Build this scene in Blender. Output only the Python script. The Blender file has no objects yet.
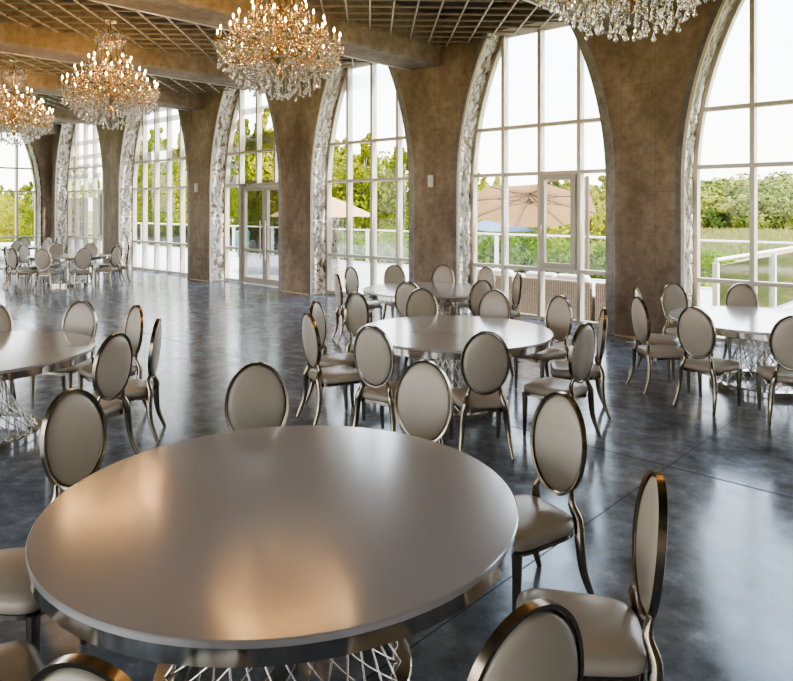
import bpy, math, random
from mathutils import Vector, Matrix, noise, Euler
import bmesh
C = bpy.context.scene.collection
PI = math.pi
def R(d): return math.radians(d)

# ------------------------------------------------------------------ materials
def newmat(name):
    m = bpy.data.materials.new(name); m.use_nodes = True
    nt = m.node_tree; nt.nodes.clear()
    out = nt.nodes.new('ShaderNodeOutputMaterial')
    return m, nt, out
def link(nt, a, b): nt.links.new(a, b)
def principled(nt, out, **kw):
    b = nt.nodes.new('ShaderNodeBsdfPrincipled')
    for k, v in kw.items():
        k = k.replace('_', ' ')
        if k in b.inputs:
            b.inputs[k].default_value = v if not (isinstance(v, tuple) and len(v) == 3) else (*v, 1)
    if out: link(nt, b.outputs[0], out.inputs[0])
    return b
def simple(name, col, rough=.5, metal=0., **kw):
    m, nt, out = newmat(name)
    principled(nt, out, Base_Color=col, Roughness=rough, Metallic=metal, **kw)
    return m
def ramp(nt, stops):
    r = nt.nodes.new('ShaderNodeValToRGB')
    e = r.color_ramp.elements
    while len(e) < len(stops): e.new(.5)
    for x, (p, c) in zip(e, stops):
        x.position = p; x.color = (*c, 1) if len(c) == 3 else c
    return r
def noise_tex(nt, scale, detail=5, rough=.55, coord='Object', vec=None, stretch=None):
    n = nt.nodes.new('ShaderNodeTexNoise')
    n.inputs['Scale'].default_value = scale; n.inputs['Detail'].default_value = detail
    n.inputs['Roughness'].default_value = rough
    tc = nt.nodes.new('ShaderNodeTexCoord')
    src = tc.outputs[coord]
    if stretch:
        mp = nt.nodes.new('ShaderNodeMapping'); mp.inputs['Scale'].default_value = stretch
        link(nt, src, mp.inputs[0]); src = mp.outputs[0]
    link(nt, src, n.inputs['Vector'])
    return n
def bump(nt, h, bsdf, strength=.3, dist=.02):
    b = nt.nodes.new('ShaderNodeBump'); b.inputs['Strength'].default_value = strength
    b.inputs['Distance'].default_value = dist
    link(nt, h, b.inputs['Height']); link(nt, b.outputs[0], bsdf.inputs['Normal'])
    return b
def math_node(nt, op, a=None, b=None):
    n = nt.nodes.new('ShaderNodeMath'); n.operation = op
    for i, v in enumerate((a, b)):
        if v is None: continue
        if isinstance(v, (int, float)): n.inputs[i].default_value = v
        else: link(nt, v, n.inputs[i])
    return n.outputs[0]
def mixcol(nt, fac, a, b, mode='MIX'):
    n = nt.nodes.new('ShaderNodeMix'); n.data_type = 'RGBA'; n.blend_type = mode
    for sock, v in ((n.inputs[0], fac), (n.inputs[6], a), (n.inputs[7], b)):
        if isinstance(v, (int, float)): sock.default_value = v
        elif isinstance(v, tuple): sock.default_value = (*v, 1)
        else: link(nt, v, sock)
    return n.outputs[2]

def concrete(name, dark, mid, light, boards=True):
    m, nt, out = newmat(name)
    b = principled(nt, out, Roughness=.75)
    n1 = noise_tex(nt, 1.1, 8, .62, stretch=(1, 1, .55))
    n2 = noise_tex(nt, 9, 6, .65)
    r1 = ramp(nt, [(.34, dark), (.5, mid), (.66, light)])
    link(nt, n1.outputs[0], r1.inputs[0])
    r2 = ramp(nt, [(.3, (.62, .62, .62)), (.65, (1.1, 1.1, 1.1))])
    link(nt, n2.outputs[0], r2.inputs[0])
    col = mixcol(nt, .8, r1.outputs[0], r2.outputs[0], 'MULTIPLY')
    h = n2.outputs[0]
    if boards:   # formwork joints: thin lines every 1.22 m up and every 0.55 m across
        tc = nt.nodes.new('ShaderNodeTexCoord'); sp = nt.nodes.new('ShaderNodeSeparateXYZ')
        link(nt, tc.outputs['Object'], sp.inputs[0])
        masks = []
        for ax, per, off in ((2, 1.52, .2), (0, .5, .13)):
            v = math_node(nt, 'ADD', sp.outputs[ax], 100 * per + off)
            v = math_node(nt, 'MODULO', v, per)
            v = math_node(nt, 'SUBTRACT', v, per / 2); v = math_node(nt, 'ABSOLUTE', v)
            masks.append(math_node(nt, 'LESS_THAN', v, .007))
        mk = math_node(nt, 'MAXIMUM', masks[0], masks[1])
        col = mixcol(nt, math_node(nt, 'MULTIPLY', mk, .14), col, tuple(x * .4 for x in dark))
    link(nt, col, b.inputs['Base Color'])
    bump(nt, h, b, .25, .02)
    return m
M = {}
M['concrete'] = concrete('brown concrete', (.21, .158, .112), (.32, .245, .178), (.45, .365, .275))
M['beam'] = concrete('beam concrete', (.30, .24, .175), (.42, .345, .26), (.54, .465, .37), False)
M['edge'] = concrete('grey edge', (.26, .25, .235), (.36, .345, .325), (.46, .44, .42), False)

def floor_mat():
    m, nt, out = newmat('polished concrete floor')
    b = principled(nt, out, Roughness=.16)
    b.inputs['IOR'].default_value = 1.9; b.inputs['Specular Tint'].default_value = (.74, .87, 1, 1)
    n1 = noise_tex(nt, .8, 9, .62); n2 = noise_tex(nt, 5, 8, .7); n3 = noise_tex(nt, 30, 4, .6)
    r1 = ramp(nt, [(.3, (.165, .188, .235)), (.55, (.265, .295, .355)), (.75, (.38, .415, .475))])
    link(nt, n1.outputs[0], r1.inputs[0])
    r2 = ramp(nt, [(.35, (.5, .5, .5)), (.58, (1.1, 1.1, 1.1)), (.72, (1.9, 1.9, 1.9))])
    link(nt, n2.outputs[0], r2.inputs[0])
    col = mixcol(nt, .85, r1.outputs[0], r2.outputs[0], 'MULTIPLY')
    tc = nt.nodes.new('ShaderNodeTexCoord'); sp = nt.nodes.new('ShaderNodeSeparateXYZ')
    link(nt, tc.outputs['Object'], sp.inputs[0])
    masks = []
    for ax, at, per in ((0, -1.93, 5.83), (1, 4.95, 6.0)):
        v = math_node(nt, 'ADD', sp.outputs[ax], 20 * per - at + per / 2)
        v = math_node(nt, 'MODULO', v, per); v = math_node(nt, 'SUBTRACT', v, per / 2)
        masks.append(math_node(nt, 'LESS_THAN', math_node(nt, 'ABSOLUTE', v), .004 if ax == 0 else .009))
    mk = math_node(nt, 'MAXIMUM', masks[0], masks[1])
    col = mixcol(nt, math_node(nt, 'MULTIPLY', mk, .9), col, (.008, .008, .008))
    link(nt, col, b.inputs['Base Color'])
    rr = nt.nodes.new('ShaderNodeMapRange')
    rr.inputs[1].default_value = .3; rr.inputs[2].default_value = .75
    rr.inputs[3].default_value = .10; rr.inputs[4].default_value = .27
    link(nt, n2.outputs[0], rr.inputs[0])
    r3 = math_node(nt, 'MAXIMUM', rr.outputs[0], math_node(nt, 'MULTIPLY', mk, .9))
    link(nt, r3, b.inputs['Roughness'])
    bump(nt, n2.outputs[0], b, .012, .01)
    return m
M['floor'] = floor_mat()

def stone_mat():
    m, nt, out = newmat('white carved stone')
    b = principled(nt, out, Roughness=.8)
    n = noise_tex(nt, 14, 6, .65)
    r = ramp(nt, [(.3, (.74, .69, .61)), (.6, (.86, .82, .75))])
    link(nt, n.outputs[0], r.inputs[0])
    ge = nt.nodes.new('ShaderNodeNewGeometry'); rp_ = ramp(nt, [(.38, (.26, .225, .185)), (.46, (.68, .65, .61)), (.49, (1, 1, 1))])  # carved recesses darkened in the colour, adding to the relief's shade
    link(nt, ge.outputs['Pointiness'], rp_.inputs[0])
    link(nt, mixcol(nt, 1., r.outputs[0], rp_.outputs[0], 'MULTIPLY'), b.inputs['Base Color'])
    bump(nt, n.outputs[0], b, .3, .01)
    return m
M['stone'] = stone_mat()
M['alu'] = simple('warm grey aluminium', (.50, .45, .385), .38, .25)
M['alu_sash'] = simple('grey sash aluminium', (.40, .36, .30), .4, .25)
M['grid'] = simple('galvanised grid bars', (.62, .58, .48), .45, .3)
M['grid_shade'] = simple('shaded grid bars', (.36, .33, .28), .6, .2)  # darker colour stands in for the shadow on the second set of bars
M['deck'] = simple('dark ceiling deck', (.12, .11, .10), .9)
M['foot_strip'] = simple('pale base strip', (.62, .47, .30), .5)
M['white_plastic'] = simple('white plastic', (.75, .72, .68), .4)
M['white_metal'] = simple('white painted metal', (.80, .78, .74), .35)
M['chrome'] = simple('polished steel', (.80, .77, .72), .09, 1.)
M['band'] = simple('dark polished steel', (.52, .48, .43), .12, 1.)
M['frame'] = simple('champagne steel', (.37, .32, .255), .2, 1.)
M['gold'] = simple('gold metal', (.86, .62, .30), .2, 1.)
M['candle'] = simple('golden candle sleeve', (.60, .42, .2), .4)
M['handle'] = simple('brushed handle', (.55, .52, .46), .3, 1.)

def leather_mat():
    m, nt, out = newmat('beige leather')
    b = principled(nt, out, Roughness=.3)
    n = noise_tex(nt, 3, 4, .5); n2 = noise_tex(nt, 160, 2, .5)
    r = ramp(nt, [(.3, (.51, .45, .365)), (.7, (.61, .545, .45))])
    link(nt, n.outputs[0], r.inputs[0]); link(nt, r.outputs[0], b.inputs['Base Color'])
    bump(nt, n2.outputs[0], b, .12, .002)
    return m
M['leather'] = leather_mat()
def top_mat():
    m, nt, out = newmat('satin taupe lacquer')
    b = principled(nt, out, Base_Color=(.57, .525, .52), Roughness=.2, Coat_Weight=1., Coat_Roughness=.13, Coat_IOR=1.7, Coat_Tint=(.95,.97,1.))
    b.inputs['IOR'].default_value = 1.6
    n = noise_tex(nt, 60, 3, .5); bump(nt, n.outputs[0], b, .015, .002)
    return m
M['top'] = top_mat()
def glass_pane(name, refl, tint=(1, 1, 1)):
    m, nt, out = newmat(name)
    t = nt.nodes.new('ShaderNodeBsdfTransparent'); t.inputs[0].default_value = (*tint, 1)
    g = nt.nodes.new('ShaderNodeBsdfGlossy'); g.inputs['Roughness'].default_value = .01
    lw = nt.nodes.new('ShaderNodeFresnel'); lw.inputs[0].default_value = 1.35
    mx = nt.nodes.new('ShaderNodeMixShader')
    link(nt, math_node(nt, 'MULTIPLY', lw.outputs[0], refl), mx.inputs[0])
    link(nt, t.outputs[0], mx.inputs[1]); link(nt, g.outputs[0], mx.inputs[2]); link(nt, mx.outputs[0], out.inputs[0])
    return m
M['pane'] = glass_pane('window glass', .8, (.97, .98, .97))
M['rail_glass'] = glass_pane('railing glass', 1., (.86, .93, .90))
def crystal_mat():
    m, nt, out = newmat('cut crystal')
    b = principled(nt, None, Base_Color=(1, .965, .91), Roughness=.0, Transmission_Weight=1.)
    b.inputs['IOR'].default_value = 1.55
    t = nt.nodes.new('ShaderNodeBsdfTransparent'); t.inputs[0].default_value = (1, .96, .9, 1)
    g = nt.nodes.new('ShaderNodeBsdfGlossy'); g.inputs['Roughness'].default_value = .05
    g.inputs[0].default_value = (1, .95, .88, 1)
    a = nt.nodes.new('ShaderNodeMixShader'); a.inputs[0].default_value = .30
    link(nt, b.outputs[0], a.inputs[1]); link(nt, g.outputs[0], a.inputs[2])
    c = nt.nodes.new('ShaderNodeMixShader'); c.inputs[0].default_value = .12
    link(nt, a.outputs[0], c.inputs[1]); link(nt, t.outputs[0], c.inputs[2]); link(nt, c.outputs[0], out.inputs[0])
    return m
M['crystal'] = crystal_mat()
def emit(name, col, s):
    m, nt, out = newmat(name)
    e = nt.nodes.new('ShaderNodeEmission'); e.inputs[0].default_value = (*col, 1); e.inputs[1].default_value = s
    link(nt, e.outputs[0], out.inputs[0]); return m
M['bulb'] = emit('warm candle bulb', (1, .52, .15), 64)

def leaf_mat(name, stops, trans=.35):
    m, nt, out = newmat(name)
    oi = nt.nodes.new('ShaderNodeObjectInfo')
    n = noise_tex(nt, .9, 3, .5)
    f = math_node(nt, 'ADD', math_node(nt, 'MULTIPLY', n.outputs[0], .6), math_node(nt, 'MULTIPLY', oi.outputs['Random'], .5))
    r = ramp(nt, stops); link(nt, f, r.inputs[0])
    d = nt.nodes.new('ShaderNodeBsdfDiffuse'); t = nt.nodes.new('ShaderNodeBsdfTranslucent')
    link(nt, r.outputs[0], d.inputs[0]); link(nt, r.outputs[0], t.inputs[0])
    mx = nt.nodes.new('ShaderNodeMixShader'); mx.inputs[0].default_value = trans
    link(nt, d.outputs[0], mx.inputs[1]); link(nt, t.outputs[0], mx.inputs[2]); link(nt, mx.outputs[0], out.inputs[0])
    return m
M['leaf'] = leaf_mat('sunlit leaves', [(.25, (.10, .135, .012)), (.5, (.23, .245, .02)), (.8, (.42, .38, .045))])
M['leaf_far'] = leaf_mat('far wood leaves', [(.25, (.075, .11, .03)), (.5, (.19, .21, .045)), (.8, (.34, .32, .08))], .15)
M['shrub'] = leaf_mat('shrub leaves', [(.25, (.09, .14, .015)), (.5, (.18, .225, .025)), (.8, (.33, .34, .06))])
M['bark'] = simple('pale bark', (.30, .25, .18), .9)
M['canvas'] = simple('beige canvas', (.52, .30, .13), .85)
M['rib'] = simple('dark parasol ribs', (.16, .11, .08), .5)
M['cushion'] = simple('white outdoor cushion', (.85, .82, .78), .9)
M['teal'] = simple('teal green plastic', (.03, .22, .17), .5)
M['slate'] = simple('slate blue roofing', (.12, .19, .26), .7)
M['plaster'] = simple('cream plaster', (.6, .52, .42), .9)
M['rock'] = simple('pale rock', (.68, .62, .54), .9)
def wicker_mat():
    m, nt, out = newmat('woven wicker')
    b = principled(nt, out, Roughness=.7)
    w = nt.nodes.new('ShaderNodeTexWave'); w.bands_direction = 'Z'; w.inputs['Scale'].default_value = 14
    w.inputs['Distortion'].default_value = 3; w.inputs['Detail Scale'].default_value = 4
    w2 = nt.nodes.new('ShaderNodeTexWave'); w2.bands_direction = 'X'; w2.inputs['Scale'].default_value = 9
    w2.inputs['Distortion'].default_value = 2
    tc = nt.nodes.new('ShaderNodeTexCoord')
    link(nt, tc.outputs['Object'], w.inputs[0]); link(nt, tc.outputs['Object'], w2.inputs[0])
    f = math_node(nt, 'MULTIPLY', w.outputs[1], w2.outputs[1])
    r = ramp(nt, [(.0, (.22, .15, .10)), (.5, (.50, .40, .30)), (1, (.66, .56, .45))])
    link(nt, f, r.inputs[0]); link(nt, r.outputs[0], b.inputs['Base Color'])
    bump(nt, f, b, .6, .01)
    return m
M['wicker'] = wicker_mat()
def terrace_mat():
    m, nt, out = newmat('pale terrace paving')
    b = principled(nt, out, Roughness=.7)
    br = nt.nodes.new('ShaderNodeTexBrick'); br.inputs['Scale'].default_value = 1
    br.inputs['Color1'].default_value = (.60, .57, .53, 1); br.inputs['Color2'].default_value = (.64, .61, .57, 1)
    br.inputs['Mortar'].default_value = (.4, .38, .36, 1); br.inputs['Mortar Size'].default_value = .008
    br.inputs['Brick Width'].default_value = .6; br.inputs['Row Height'].default_value = .6; br.offset = 0
    tc = nt.nodes.new('ShaderNodeTexCoord'); link(nt, tc.outputs['Object'], br.inputs[0])
    link(nt, br.outputs[0], b.inputs['Base Color'])
    return m
M['terrace'] = terrace_mat()
def ground_mat():
    m, nt, out = newmat('meadow')
    b = principled(nt, out, Roughness=.95)
    n = noise_tex(nt, .08, 6, .6); n2 = noise_tex(nt, 1.4, 5, .7)
    r = ramp(nt, [(.38, (.10, .14, .02)), (.47, (.21, .235, .035)), (.53, (.36, .33, .09)), (.60, (.58, .50, .32))])
    f = math_node(nt, 'ADD', math_node(nt, 'MULTIPLY', n.outputs[0], .65), math_node(nt, 'MULTIPLY', n2.outputs[0], .35))
    link(nt, f, r.inputs[0]); link(nt, r.outputs[0], b.inputs['Base Color'])
    return m
M['ground'] = ground_mat()
def reed_mat():
    m, nt, out = newmat('reeds')
    b = principled(nt, out, Roughness=.95)
    n = noise_tex(nt, .6, 4, .6, stretch=(1, 1, .1))
    r = ramp(nt, [(.3, (.17, .17, .04)), (.7, (.36, .32, .10))])
    link(nt, n.outputs[0], r.inputs[0]); link(nt, r.outputs[0], b.inputs['Base Color'])
    return m
M['reed'] = reed_mat()

# ------------------------------------------------------------------ mesh builder
def spline(pts, q=4):
    P_ = [Vector(p) for p in pts]; out = []
    for i in range(len(P_)-1):
        p0, p1, p2, p3 = P_[max(i-1,0)], P_[i], P_[i+1], P_[min(i+2,len(P_)-1)]
        for j in range(q):
            t = j/q; out.append(.5*((2*p1)+(p2-p0)*t+(2*p0-5*p1+4*p2-p3)*t*t+(3*p1-p0-3*p2+p3)*t**3))
    return out+[P_[-1]]
def lerp_list(v, q=4):
    return [v[i]+(v[i+1]-v[i])*j/q for i in range(len(v)-1) for j in range(q)]+[v[-1]]
class MB:
    def __init__(s): s.v = []; s.f = []; s.mi = []
    def add(s, vs, fs, mi=0):
        b = len(s.v); s.v.extend(tuple(v) for v in vs)
        for f in fs: s.f.append(tuple(b + i for i in f)); s.mi.append(mi)
    def box(s, a, b, mi=0, T=None):
        x0, y0, z0 = a; x1, y1, z1 = b
        vs = [(x0,y0,z0),(x1,y0,z0),(x1,y1,z0),(x0,y1,z0),(x0,y0,z1),(x1,y0,z1),(x1,y1,z1),(x0,y1,z1)]
        if T: vs = [T @ Vector(v) for v in vs]
        s.add(vs, [(0,3,2,1),(4,5,6,7),(0,1,5,4),(1,2,6,5),(2,3,7,6),(3,0,4,7)], mi)
    def lathe(s, prof, n=32, c=(0,0,0), mi=0, closed=False):
        vs = []
        for r, z in prof:
            for k in range(n):
                a = 2*PI*k/n; vs.append((c[0]+r*math.cos(a), c[1]+r*math.sin(a), c[2]+z))
        fs = []; P = len(prof)
        for i in range(P if closed else P-1):
            j = (i+1) % P
            for k in range(n): fs.append((i*n+k, i*n+(k+1)%n, j*n+(k+1)%n, j*n+k))
        if not closed:
            if prof[0][0] > 1e-5: fs.append(tuple(range(n-1, -1, -1)))
            if prof[-1][0] > 1e-5: fs.append(tuple((P-1)*n+k for k in range(n)))
        s.add(vs, fs, mi)
    def tube(s, pts, rad, n=8, mi=0, closed=False, flat=None):
        pts = [Vector(p) for p in pts]; N = len(pts)
        if not hasattr(rad, '__len__'): rad = [rad]*N
        up = None; vs = []
        for i in range(N):
            if closed: t = pts[(i+1)%N]-pts[(i-1)%N]
            else: t = pts[min(i+1,N-1)]-pts[max(i-1,0)]
            t.normalize()
            if up is None:
                up = Vector((0,0,1)) if abs(t.z) < .9 else Vector((1,0,0))
            u = (up - t*up.dot(t)).normalized(); w = t.cross(u); up = u
            for k in range(n):
                a = 2*PI*k/n + PI/n
                vs.append(pts[i] + u*(rad[i]*math.cos(a)) + w*(rad[i]*math.sin(a)))
        fs = []
        for i in range(N if closed else N-1):
            j = (i+1)%N
            for k in range(n): fs.append((i*n+k, i*n+(k+1)%n, j*n+(k+1)%n, j*n+k))
        if not closed:
            fs.append(tuple(range(n-1,-1,-1))); fs.append(tuple((N-1)*n+k for k in range(n)))
        s.add(vs, fs, mi)
    def bar(s, a, b, w, h, mi=0, up=(0,0,1)):
        a = Vector(a); b = Vector(b); t = (b-a).normalized(); up = Vector(up)
        x = t.cross(up).normalized(); u = x.cross(t)
        vs = []
        for p in (a, b):
            for sx, su in ((-1,-1),(1,-1),(1,1),(-1,1)): vs.append(p + x*(sx*w/2) + u*(su*h/2))
        s.add(vs, [(0,1,2,3),(7,6,5,4),(0,4,5,1),(1,5,6,2),(2,6,7,3),(3,7,4,0)], mi)
    def mesh(s, name, mats, smooth=False):
        me = bpy.data.meshes.new(name)
        me.from_pydata(s.v, [], s.f)
        mats = mats if isinstance(mats, (list, tuple)) else [mats]
        for m in mats: me.materials.append(m)
        if len(mats) > 1: me.polygons.foreach_set('material_index', s.mi)
        bm = bmesh.new(); bm.from_mesh(me); bmesh.ops.recalc_face_normals(bm, faces=bm.faces); bm.to_mesh(me); bm.free()
        if smooth:
            me.polygons.foreach_set('use_smooth', [True]*len(me.polygons))
            if smooth is not True: me.set_sharp_from_angle(angle=R(smooth))
        me.update(); return me
    def build(s, name, mats, parent=None, smooth=False):
        o = bpy.data.objects.new(name, s.mesh(name, mats, smooth)); C.objects.link(o)
        if parent: o.parent = parent
        return o
def addmesh(name, me, parent=None, loc=(0,0,0), rot=(0,0,0)):
    o = bpy.data.objects.new(name, me); C.objects.link(o); o.location = loc; o.rotation_euler = rot
    if parent: o.parent = parent
    return o
def tag(o, label=None, cat=None, group=None, kind=None):
    if label: o['label'] = label
    if cat: o['category'] = cat
    if group: o['group'] = group
    if kind: o['kind'] = kind
    return o
def empty(name, loc=(0,0,0), rz=0):
    o = bpy.data.objects.new(name, None); C.objects.link(o); o.location = loc; o.rotation_euler = (0,0,rz); return o
def struct(o, label): return tag(o, label, None, None, 'structure')
KIDS = {}
def copy_tree(o, parent=None):
    c = o.copy(); C.objects.link(c)
    if parent: c.parent = parent
    for ch in list(o.children): copy_tree(ch, c)
    return c

# ------------------------------------------------------------------ room shell
WY, T = 9.5, .55            # inner wall plane, wall thickness
ZC = 4.66                   # underside of the ceiling grid
ZS, RR = 2.2, 5.4           # springing height and radius of the pointed arches
def inset(z): return 0 if z <= ZS else RR - math.sqrt(RR*RR - (z-ZS)**2)
OPEN = [(-24.9,-21.17), (-20.1,-16.2), (-15.16,-12.34), (-11.27,-8.43), (-7.39,-4.55), (-3.54,-.66), (.43,3.27)]
XL, XR = -25.25, 6.0
ZT = 4.78
ZL = [0] + [.55*i for i in range(1,4)] + [ZS + (ZT-ZS)*i/16 for i in range(17)]
ch = .075
w = MB()
edges = [XL-.6] + [v for o_ in OPEN for v in o_] + [XR]
for i in range(0, len(edges), 2):
    xl, xr = edges[i], edges[i+1]
    first, last = i == 0, i == len(edges)-2
    cr = ch if xr > -8 else .012
    rows = []
    for z in ZL:
        d = inset(z)
        a = xl - (0 if first else d); b = xr + (0 if last else d)
        rows.append([(a, WY+T, z), (a, WY+ch, z), (a+ch, WY, z), (b-cr, WY, z), (b, WY+cr, z), (b, WY+T, z)])
    vs = [p for r in rows for p in r]
    for j in range(len(ZL)-1):
        for k in range(6):
            k2 = (k+1) % 6
            w.add([rows[j][k], rows[j][k2], rows[j+1][k2], rows[j+1][k]], [(0,1,2,3)], 1 if k in (1,3) else 0)
w.box((XL-.6, WY, ZT), (XR, WY+T, 5.3))
wb = w.build('wall_back', [M['concrete'], M['edge']])
struct(wb, 'brown concrete wall of wide pillars between tall pointed arches')
# end wall with one arch, seen past the far tables
EY0, EY1 = 5.3, 9.2
w = MB()
for (ya, yb, fa, fb) in ((-6., EY0, 0, 1), (EY1, WY+.02, 1, 0)):
    for j in range(len(ZL)-1):
        pr = []
        for z in (ZL[j], ZL[j+1]):
            d = inset(z)
            a = ya - (d if fa else 0); b = yb + (d if fb else 0)
            a = min(a, b)
            pr.append([(XL-T, a, z), (XL, a, z), (XL, b, z), (XL-T, b, z)])
        for k in range(4):
            k2 = (k+1) % 4
            w.add([pr[0][k], pr[0][k2], pr[1][k2], pr[1][k]], [(0,1,2,3)])
w.box((XL-T, -6, ZT), (XL, WY, 5.3))
struct(w.build('wall_left', M['concrete']), 'brown concrete end wall with one tall arch')
# carved stone lining of the arches
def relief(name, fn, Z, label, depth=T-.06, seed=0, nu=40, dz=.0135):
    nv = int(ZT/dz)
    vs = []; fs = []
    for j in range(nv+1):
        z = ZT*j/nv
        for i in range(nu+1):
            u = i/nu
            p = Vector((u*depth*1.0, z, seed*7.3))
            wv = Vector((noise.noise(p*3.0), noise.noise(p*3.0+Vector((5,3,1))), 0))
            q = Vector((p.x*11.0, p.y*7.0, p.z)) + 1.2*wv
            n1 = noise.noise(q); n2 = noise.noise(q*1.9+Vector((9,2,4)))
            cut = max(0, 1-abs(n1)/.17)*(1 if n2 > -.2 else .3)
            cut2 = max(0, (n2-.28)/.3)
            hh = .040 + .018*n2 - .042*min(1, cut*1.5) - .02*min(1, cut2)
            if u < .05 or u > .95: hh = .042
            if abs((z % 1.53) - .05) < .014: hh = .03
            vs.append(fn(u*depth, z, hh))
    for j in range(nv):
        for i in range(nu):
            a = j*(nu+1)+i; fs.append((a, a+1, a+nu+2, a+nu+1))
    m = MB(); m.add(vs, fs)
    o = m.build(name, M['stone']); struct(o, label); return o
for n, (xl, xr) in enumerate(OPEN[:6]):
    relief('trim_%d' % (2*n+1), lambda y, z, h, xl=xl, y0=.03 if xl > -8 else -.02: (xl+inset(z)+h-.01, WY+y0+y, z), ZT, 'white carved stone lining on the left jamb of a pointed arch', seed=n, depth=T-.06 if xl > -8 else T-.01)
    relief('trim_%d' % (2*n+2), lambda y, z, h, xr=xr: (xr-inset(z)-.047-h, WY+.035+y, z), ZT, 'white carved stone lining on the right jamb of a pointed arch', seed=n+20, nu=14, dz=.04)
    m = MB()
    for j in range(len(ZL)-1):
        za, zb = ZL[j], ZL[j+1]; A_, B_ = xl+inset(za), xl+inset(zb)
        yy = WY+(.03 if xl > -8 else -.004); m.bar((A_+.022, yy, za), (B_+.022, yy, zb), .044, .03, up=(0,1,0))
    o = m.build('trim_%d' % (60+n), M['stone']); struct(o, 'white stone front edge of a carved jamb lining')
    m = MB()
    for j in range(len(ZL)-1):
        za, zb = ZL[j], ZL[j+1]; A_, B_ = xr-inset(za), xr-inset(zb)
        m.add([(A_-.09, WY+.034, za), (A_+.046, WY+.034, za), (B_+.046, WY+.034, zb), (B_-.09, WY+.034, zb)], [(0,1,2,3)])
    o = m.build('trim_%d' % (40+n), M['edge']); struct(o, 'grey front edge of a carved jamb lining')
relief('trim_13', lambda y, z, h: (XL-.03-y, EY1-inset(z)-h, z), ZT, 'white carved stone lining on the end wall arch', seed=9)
# pale strips drawn for the thin bright lines at the pillar feet
for n, i in enumerate(range(2, 14, 2)):
    a, b = edges[i]+ch, edges[i+1]-ch
    m = MB(); m.box((a, WY-.012, 0), (b, WY+.001, .022))
    struct(m.build('foot_strip_%d' % (n+1), M['foot_strip']), 'thin pale strip along a pillar foot')
# side of the hall behind the camera: same bays, plain openings
m = MB(); x = XL
while x < XR:
    m.box((x, -8.6, 0), (x+.8, -8.2, 4.6)); x += 3.885
m.box((XL, -8.6, 4.6), (XR, -8.2, 5.3)); struct(m.build('wall_front', M['concrete']), 'concrete wall with openings on the other side of the hall')
m = MB(); m.box((XR, -8.6, 0), (XR+.3, WY+T, 5.3)); struct(m.build('wall_right', M['concrete']), 'concrete end wall past the right edge')
# floor
m = MB(); m.box((XL-.6, -9, -.2), (XR+3, WY+T+.0, 0))
struct(m.build('floor', M['floor']), 'dark polished concrete floor')
# ceiling: deck, diagonal bar grid, beams
m = MB(); m.box((XL, -9, 5.2), (XR+3, WY, 5.3)); struct(m.build('ceiling', M['deck']), 'dark deck above the ceiling grid')
BEAMS = [-24.9, -20.62, -15.75, -11.92, -8.05, -4.165, -.28, 3.6]
for k in range(len(BEAMS)-1):
    xa, xb = BEAMS[k]+.35, BEAMS[k+1]-.35
    ya, yb = -6.5, WY
    m = MB(); step = .335; q = math.sqrt(.5)
    lo, hi = -60, 60
    for sgn in (1, -1):
        # lines x + sgn*y = c
        c0 = min(xa+sgn*ya, xa+sgn*yb, xb+sgn*ya, xb+sgn*yb); c1 = max(xa+sgn*ya, xa+sgn*yb, xb+sgn*ya, xb+sgn*yb)
        kk = math.ceil(c0/(step/q))
        while kk*(step/q) < c1:
            cc = kk*(step/q); kk += 1
            pts = []
            for X in (xa, xb):
                Y = (cc-X)*sgn
                if ya <= Y <= yb: pts.append((X, Y))
            for Y in (ya, yb):
                X = cc-sgn*Y
                if xa < X < xb: pts.append((X, Y))
            if len(pts) >= 2:
                a, b = pts[0], pts[1]
                if (a[0]-b[0])**2+(a[1]-b[1])**2 > .01:
                    z = ZC + (.025 if sgn > 0 else .0252)
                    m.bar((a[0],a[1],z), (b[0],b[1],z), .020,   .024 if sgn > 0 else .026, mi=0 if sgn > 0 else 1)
    # mid layer of slats in the plenum
    o = m.build('ceiling_grid', [M['grid'], M['grid_shade']]); struct(o, 'open diagonal grid of pale metal bars between two beams')
for k, bx in enumerate(BEAMS):
    m = MB(); zb = 4.375
    x0, x1 = bx-.355, bx+.355
    prof = [(x0,5.2),(x0,zb+.03),(x0+.03,zb),(x1-.03,zb),(x1,zb+.03),(x1,5.2)]
    vs = [(x,y,z) for y in (-9, WY) for x, z in prof]; n = len(prof)
    m.add(vs, [tuple(range(n)), tuple(range(2*n-1,n-1,-1))]+[(i,(i+1)%n,n+(i+1)%n,n+i) for i in range(n)])
    o = m.build('ceiling_beam', M['beam']); struct(o, 'deep brown concrete beam running to a pillar')
    m = MB(); m.box((x0-.05, -9, zb+.0), (x0-.001, WY-.05, zb+.03))
    o = m.build('trim_%d' % (20+k), M['white_metal']); struct(o, 'pale metal channel along a beam edge')

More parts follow.
